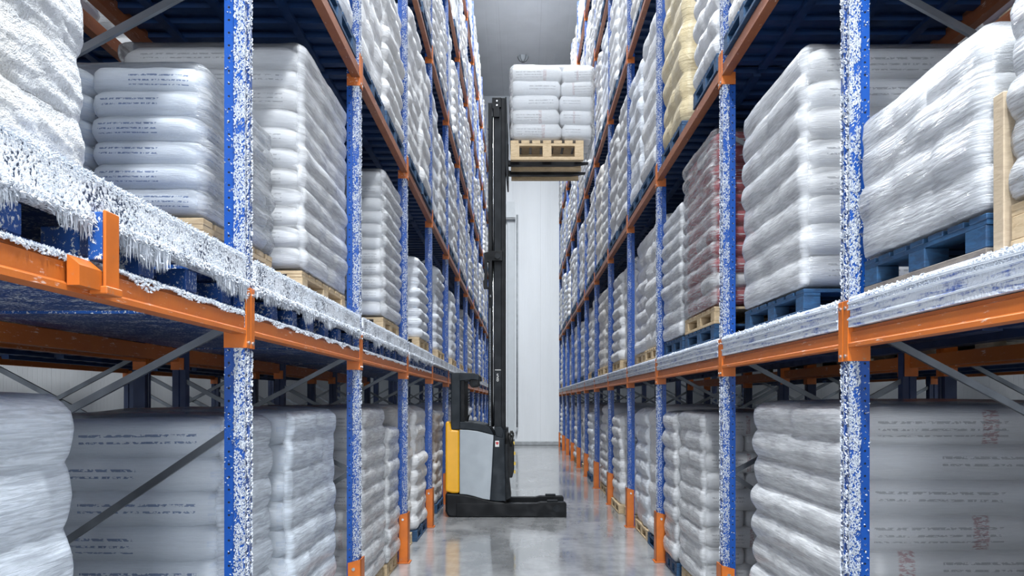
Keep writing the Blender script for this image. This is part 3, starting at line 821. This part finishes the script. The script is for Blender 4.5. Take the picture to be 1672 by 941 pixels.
LEVNAME=['floor','first shelf','second shelf','third shelf','fourth shelf','fifth shelf']
rnd=random.Random(99)
for s in (-1,1):
    for k in range(1,12):
        for lv in range(6):
            y0,y1=YP[s][k]+.08,YP[s][k+1]-.08
            if k<=2 and lv<2: continue
            zb=0 if lv==0 else DT[s] if lv==1 else ZB[s][lv-1]+BH[s][lv-1]
            if zb>CAMZ+.479*y1+.15: continue
            tops=[1.76,4.15,6.55,8.85,10.9,12.75]
            half=(y1-y0)/2
            for p in (0,1):
                ya=y0+p*half+.045; yb_=y0+(p+1)*half-.045
                if s<0 and lv==1 and k<=5 and p==0: continue
                zz=tops[lv]-abs(rnd.gauss(0,.10))-(rnd.random()<.12)*.25
                v=.06+rnd.uniform(-.03,.05) if lv<2 else rnd.uniform(-.02,.03)
                mk=rnd.choice(['k_white','k_white','k_white','k_cool','k_warm'])
                if s<0 and mk=='k_warm' and lv>0: mk='k_white'
                if s>0 and k==2 and lv==2:
                    if p==0: yb_-=.42
                    else: ya+=.15; v=.03; mk='k_yel'
                pm='woodb' if lv>=2 else rnd.choice(['woodl','woodl','woodb'])
                if lv==1 and s<0: pm='woodl'
                d=1.15; ly=yb_-ya-rnd.uniform(0,.08)
                x=s*(FACE[s]+v+d/2); yc=(ya+yb_)/2
                pos='nearer' if p==0 else 'farther'
                tint={'k_white':'white','k_cool':'cool white','k_warm':'warm white','k_yel':'straw-coloured'}[mk]
                pc='blue' if pm=='woodb' else 'pale'
                where=f'{LEVNAME[lv]}, {ORD[k]} bay of the {SIDE[s]} rack'
                zb+=.012 if lv==1 else 0
                pallet((x,yc,zb+.001),d,ly+.02,pm,f'{pc} pallet under the {pos} stack, {where}',group=f'pallets in the {SIDE[s]} rack',parts=(k<=4 and lv==1))
                far_stack((x,yc,zb+.146),d,ly,zz-zb-.146,mk,f'{pos} {tint} wrapped sack stack, {where}',rnd.randint(0,4),rnd.choice((0,math.pi)),f'sack stacks in the {SIDE[s]} rack')
    if s>0:   # unseen floor load added beside the camera to block light
        pallet((1.64+.6,1.96,.001),1.15,1.1,'woodl','unseen pale pallet under the added light-blocking stack, right floor, bay by the camera')
        far_stack((1.64+.6,1.96,.146),1.15,1.1,1.7,'k_white','unseen white wrapped sack stack added to block light, right floor, bay by the camera',2)
    # stacks in the rack behind; second-shelf ones added to block light
    for k in range(0,4):
        y0,y1=YP[s][k],YP[s][k+1]
        for lv in (0,1,2):
            zb=.146 if lv==0 else ZB[s][lv-1]+BH[s][lv-1]+.146
            x=s*(FACE[s]+DEPTH+.22+.75); yc=(y0+y1)/2
            w=f'{("floor","first shelf","second shelf")[lv]} behind the {SIDE[s]} rack, {"bay by camera" if k==0 else ORD[k]+" bay"}'
            pallet((x,yc,zb-.145),1.15,2.2,'woodg',f'dim pallet on {w}',group=f'pallets behind the {SIDE[s]} rack')
            far_stack((x,yc,zb),1.15,2.2,1.45 if lv==0 else 1.9,'k_white',f'dim wrapped sack stack on {w}',rnd.randint(0,4),0,f'stacks behind the {SIDE[s]} rack')

# ------------------------------------------------------------------ reach truck (stands across the aisle)
TY=13.30; TS=F/TY
def tx(px): return (px-850)/TS
def tz(py): return CAMZ+(655-py)/TS
T=thing('reach_truck','yellow and grey reach truck standing across the aisle, mast raised','forklift',(tx(790),TY+.5,0))
ox,oy=T.location.x,T.location.y
def tp(pts): return [(tx(a)-ox,tz(b)) for a,b in pts]
def tpart(name,pts,y0,y1,mat,parent=None,bev=.01):
    mb=MB().prism_y(tp(pts),y0-oy,y1-oy)
    o=obj(name,mb,M[mat],parent or T)
    if bev:
        m=o.modifiers.new('b','BEVEL'); m.width=bev; m.segments=2; m.limit_method='ANGLE'
    return o
Y0,Y1=TY,TY+1.05
tpart('chassis_base',[(727,806),(752,807),(776,811),(800,818),(826,821),(826,844),(740,846),(731,844),(727,836)],Y0+.01,Y1-.01,'black',bev=.03)
tpart('rear_cover',[(727,690),(732,687),(736,694),(738,702),(750,703),(750,806),(738,806),(727,803)],Y0+.015,Y1-.015,'yellow',bev=.03)
tpart('body_core',[(750,704),(806,712),(824,702),(826,820),(800,817),(776,810),(750,806)],Y0+.03,Y1-.03,'char')
tpart('side_panel',[(750.5,702),(764,702.5),(780,704.5),(806,711),(803,770),(800,817),(788,815),(775,811),(762,808),(750.5,807)],Y0,Y0+.035,'greyp',bev=.008)
tpart('side_panel',[(750.5,702),(780,704.5),(806,711),(800,817),(775,811),(750.5,807)],Y1-.035,Y1,'greyp',bev=.008)
tpart('front_pillar',[(806.5,711),(812,714),(823,716),(826,819),(812,819),(800.7,817.5),(804,770)],Y0+.004,Y0+.10,'char',bev=.008)
tpart('top_cowl',[(750,689),(764,689),(778,690.5),(792,694),(800,699),(806.5,711),(792,706.5),(778,703.5),(764,702),(750,701.5)],Y0+.005,Y1-.01,'char',bev=.012)
tpart('cowl_latch',[(806,699),(818,697),(823,703),(820,716),(810,713)],Y0+.02,Y0+.3,'char',bev=.01)
for a,b in ((Y0+.02,Y0+.16),(Y1-.16,Y1-.02)):
    tpart('guard_pillar',[(736,611),(738,608.5),(751.5,608.5),(751.5,702),(736,702)],a,b,'char',bev=.015)
    tpart('inner_pillar',[(752,618),(758,620),(758,689),(752,689)],a+.02,b-.04,'black',bev=.004)
    tpart('roof_arm',[(750,608.5),(774,609.5),(782,613),(782,621),(772,620),(758,621.5),(750,622)],a,b,'char',bev=.008)
rb=MB()
for px in (738,750,762,774): rb.box(tx(px)-ox,tx(px+4)-ox,Y0+.16-oy,Y1-.16-oy,tz(613),tz(610))
obj('roof_bars',rb,M['char'],T)
wl=tpart('work_light',[(767,621),(782,619),(783,630),(779,632.5),(770,633),(766,628)],Y0+.03,Y0+.2,'black',bev=.01)
obj('lens',MB().cyl((tx(775)-ox,Y0+.03-oy,tz(627)),(tx(775)-ox,Y0+.018-oy,tz(627)),.035,14),M['mast'],wl)
obj('lever',MB().cyl((tx(762)-ox,Y0+.18-oy,tz(690)),(tx(765)-ox,Y0+.18-oy,tz(678)),.012,8),M['black'],T)
# mast: two sets of nested channels
for a in (Y0+.16,Y1-.26):
    tpart('mast_channel',[(806.5,160),(818,160),(818,700),(818,818),(806.5,818)],a+.03,a+.09,'mast',bev=.004)
    tpart('mast_channel',[(818,154),(824.5,154),(824.5,818),(818,818)],a,a+.10,'black',bev=.004)
    tpart('mast_channel',[(796.5,162),(802.6,162),(802.6,700),(796.5,700)],a,a+.09,'black',bev=.004)
    obj('lift_cylinder',MB().cyl((tx(804.6)-ox,a+.05-oy,tz(698)),(tx(804.6)-ox,a+.05-oy,tz(420)),.016,12).cyl((tx(804.6)-ox,a+.05-oy,tz(420)),(tx(804.6)-ox,a+.05-oy,tz(172)),.011,12),M['chrome'],T,True)
ch=MB()
for i in range(72):
    z=tz(695)+i*.055*.0+ (tz(500)-tz(695))*i/72
    ch.cyl((tx(799.6)-ox,Y0+.155-oy,z),(tx(799.6)-ox,Y0+.165-oy,z),.010,6)
obj('lift_chain',ch,M['steel'],T)
br=tpart('mast_bracket',[(790,411),(803,408),(820,408),(820,424),(803,424),(803,480),(798,480),(798,426),(795,426),(795,462),(797,470),(789,470),(788,458),(790,455)],Y0+.10,Y0+.2,'black',bev=.004)
obj('pulley',MB().cyl((tx(812)-ox,Y0+.10-oy,tz(417)),(tx(812)-ox,Y0+.08-oy,tz(417)),.045,14),M['mast'],br)
obj('piston_rod',MB().cyl((tx(800.3)-ox,Y0+.12-oy,tz(484)),(tx(800.3)-ox,Y0+.12-oy,tz(434)),.011,10),M['chrome'],br)
hd=tpart('mast_head',[(803,154),(818,154),(818,170),(815,170),(815,186),(805,186),(805,172),(803,172)],Y0+.14,Y1-.14,'black',bev=.004)
for py in (160,167): obj('bolt',MB().cyl((tx(811)-ox,Y0+.14-oy,tz(py)),(tx(811)-ox,Y0+.125-oy,tz(py)),.014,8),M['bolt'],hd)
tpart('cross_tie',[(806.5,300),(818,300),(818,310),(806.5,310)],Y0+.2,Y1-.2,'black',bev=0)
tpart('cross_tie',[(806.5,560),(818,560),(818,572),(806.5,572)],Y0+.2,Y1-.2,'black',bev=0)
# carriage and forks, raised
cr=tpart('fork_carriage',[(824.5,150),(826.5,150),(827,194),(828.5,194),(828.5,250),(829.5,256),(829.5,290),(827,290),(824.5,262)],Y0+.22,Y1-.12,'mast',bev=.004)
ZP=5.672; PH=.31
for yy in (13.62,14.22):
    f=MB(); x0=tx(825.5)-ox; x1=1.10-ox
    zf=ZP+.022
    f.prism_y([(x0,zf),(x0+.05,zf-.02),(x1-.25,zf-.02),(x1,zf+.012),(x1,zf+.024),(x0+.06,zf+.05),(x0+.035,zf+.06),(x0+.035,zf+.5),(x0,zf+.5)],yy-.06-oy,yy+.06-oy)
    obj('fork',f,M['black'],T)
# legs and wheels
for a,b,far in ((Y0,Y0+.15,0),(Y1-.20,Y1-.05,1)):
    lg=tpart('support_leg',[(745,822.5),(826,822.5),(876,822.5),(883,820.5),(922,820.5),(925,823),(925,846),(880,846),(876,844.5),(745,844.5)],a,b,'black',bev=.008)
    obj('load_wheel',MB().cyl((tx(905)-ox,a+.02-oy,.062),(tx(905)-ox,b-.02-oy,.062),.062,20),M['rubber'],lg,label='dark roller wheel')
    obj('hub',MB().cyl((tx(909)-ox,a-oy,tz(831)),(tx(909)-ox,a-.008-oy,tz(831)),.055,20).cyl((tx(909)-ox,a-.008-oy,tz(831)),(tx(909)-ox,a-.016-oy,tz(831)),.022,14),M['mast'],lg)
    obj('lug',MB().cbox(tx(893)-ox,tx(911)-ox,a+.02-oy,b-.02-oy,tz(820.5),tz(817.5),.006),M['mast'],lg)
obj('drive_wheel',MB().cyl((tx(757)-ox,Y0+.12-oy,.13),(tx(757)-ox,Y0+.24-oy,.13),.13,24),M['rubber'],T)
tpart('skirt',[(736,844),(826,844),(815,849),(740,850)],Y0+.05,Y1-.05,'black',bev=0)
# reach mechanism in front of the mast
tpart('reach_carriage',[(826,716),(836,716),(839,728),(839,772),(836,783),(828,783),(826,770)],Y0+.25,Y1-.25,'black',bev=.012)
tpart('reach_plate',[(824.5,700),(829,700),(829,770),(834,816),(824.5,820)],Y0+.2,Y1-.2,'mast',bev=.004)
hz=MB()
for i,(a,b) in enumerate(((828,706),(832,709),(835,705))):
    hz.tube([(tx(826)-ox,Y0+.2+i*.05-oy,tz(b+20)),(tx(a)-ox,Y0+.2+i*.05-oy,tz(b)),(tx(a+3)-ox,Y0+.2+i*.05-oy,tz(b+6)),(tx(834)-ox,Y0+.2+i*.05-oy,tz(b+22))],.018,8)
obj('hydraulic_hose',hz,M['rubber'],T,True)
for p in ([(833,723),(840,723),(840,728),(833,728)],[(839,740),(841.5,740),(841.5,745),(839,745)],[(839,757),(842,757),(842,762),(839,762)],[(839,771),(841.5,771),(841.5,776),(839,776)]):
    tpart('yellow_lug',p,Y0+.26,Y0+.36,'yelb',bev=0)
st=MB().box(tx(808.5)-ox,tx(815)-ox,Y0+.001-oy,Y0+.004-oy,tz(730),tz(720)); so=obj('warning_sticker',st,M['white'],T)
obj('pictogram',MB().prism_y(tp([(809.5,722),(814,722),(814,725),(812,727),(809.5,725)]),Y0-oy-.001,Y0+.001-oy),M['redm'],so)
ms=MB().box(tx(807.5)-ox,tx(817.5)-ox,Y0+.186-oy,Y0+.191-oy,tz(604.2),tz(603.2))
obj('mast_line',ms,M['white'],T)
fc=bpy.data.curves.new('mast_marking','FONT'); fc.body='5\n8'; fc.size=.085; fc.align_x='CENTER'; fc.extrude=.001; fc.space_line=.75
fo=bpy.data.objects.new('mast_marking',fc); COL.objects.link(fo)
dg=bpy.context.evaluated_depsgraph_get(); me=bpy.data.meshes.new_from_object(fo.evaluated_get(dg)); bpy.data.objects.remove(fo)
me.materials.clear(); me.materials.append(M['white'])
mo=obj('mast_marking',me,None,T); mo.location=(tx(812)-ox,Y0+.187-oy,tz(616)); mo.rotation_euler=(math.pi/2,0,0)

# lifted load
px0,px1=-.16,1.0; py0,py1=13.28,14.56
xc,yc=(px0+px1)/2,(py0+py1)/2
pallet((xc,yc,ZP),py1-py0,px1-px0,'woodl','pale wooden pallet held high on the truck forks',PH,math.pi/2,True)
LT=thing('wrapped_sack_stack','stack of five layers of crinkled white sacks on the raised forks','sack stack',(xc+.085,yc,ZP+PH+.045))
rl=random.Random(5); H=1.14; lh=H/5
for k in range(5):
    w0=.80+rl.uniform(-.05,.05); fan=.012*k
    for (xa,xb) in ((-.66-fan*.3,-.66+w0),(-.66+w0,.64+fan)):
        for j in range(3):
            o=obj('sack',pill_mesh('s_white',rl.randint(0,4)),None,LT)
            ya=-.62+j*.415
            o.location=((xa+xb)/2,ya+.21,lh*(k+.5)-(.008 if xb>.6 else 0)); o.scale=((xb-xa)*1.02,.43,lh*(1.2 if xb<.6 else 1.12)); o.rotation_euler=(0,rl.uniform(-.01,.02)+(.02 if xb>.6 else 0),rl.choice((0,math.pi)))
obj('stretch_wrap',shell(77,1.36,1.30,H+.03,5,.03,96,9,.004,.5,.09,.03,.008,.008),M['w_crinkle'],LT,True)

# ------------------------------------------------------------------ lights: high-bay battens along the aisle and over the side aisles
def lamp(x,y,z,p,size=(.35,1.5),name='high_bay'):
    l=bpy.data.lights.new(name,'AREA'); l.shape='RECTANGLE'; l.size=size[0]; l.size_y=size[1]; l.energy=p; l.color=(.93,.97,1.0)
    o=bpy.data.objects.new(name,l); o.location=(x,y,z); COL.objects.link(o); return o
PW=500
for y in (-6,-2,2,6,10,14,18,22):
    lamp(.12,y,ZC-.25,PW)
l=lamp(.12,25.3,ZC-.3,380); l.rotation_euler=(math.radians(30),0,0); l.data.spread=math.radians(105)  # tilted lamp added to brighten the end wall
for y,z,p in ((-3.2,7.8,150),(1.2,7.7,560)):
    lamp(.12,y,z,p,(.3,.3),'pendant_lamp')
l=lamp(.25,YB+.15,1.8,520,(3.0,2.8),'added_rear_fill'); l.rotation_euler=(math.radians(90),0,0); l.data.color=(.90,.95,1.0)  # added fill light behind the camera; the back wall has no door
for sx in (-1,1):
    for y in (2,9,18): lamp(sx*6.1,y,ZC-.4,50,(.35,1.5))
w=bpy.data.worlds.new('W'); SC.world=w; w.use_nodes=True
w.node_tree.nodes['Background'].inputs[0].default_value=(.5,.55,.62,1); w.node_tree.nodes['Background'].inputs[1].default_value=.05

# ------------------------------------------------------------------ camera
cd=bpy.data.cameras.new('camera'); co=bpy.data.objects.new('camera',cd); COL.objects.link(co)
co.location=(0,0,CAMZ); co.rotation_euler=(math.pi/2,0,0)
cd.sensor_fit='HORIZONTAL'; cd.sensor_width=36; cd.lens=F/1672*36
cd.shift_x=-(850-836)/1672; cd.shift_y=(655-470.5)/1672; cd.clip_start=.05; cd.clip_end=200
SC.camera=co
SC.view_settings.view_transform='Standard'; SC.view_settings.look='None'; SC.view_settings.gamma=1; SC.view_settings.use_curve_mapping=False
SC.view_settings.exposure=.05
cy=SC.cycles
cy.use_denoising=True; cy.max_bounces=8; cy.diffuse_bounces=5; cy.glossy_bounces=3; cy.transparent_max_bounces=12; cy.sample_clamp_indirect=6
cy.use_adaptive_sampling=True
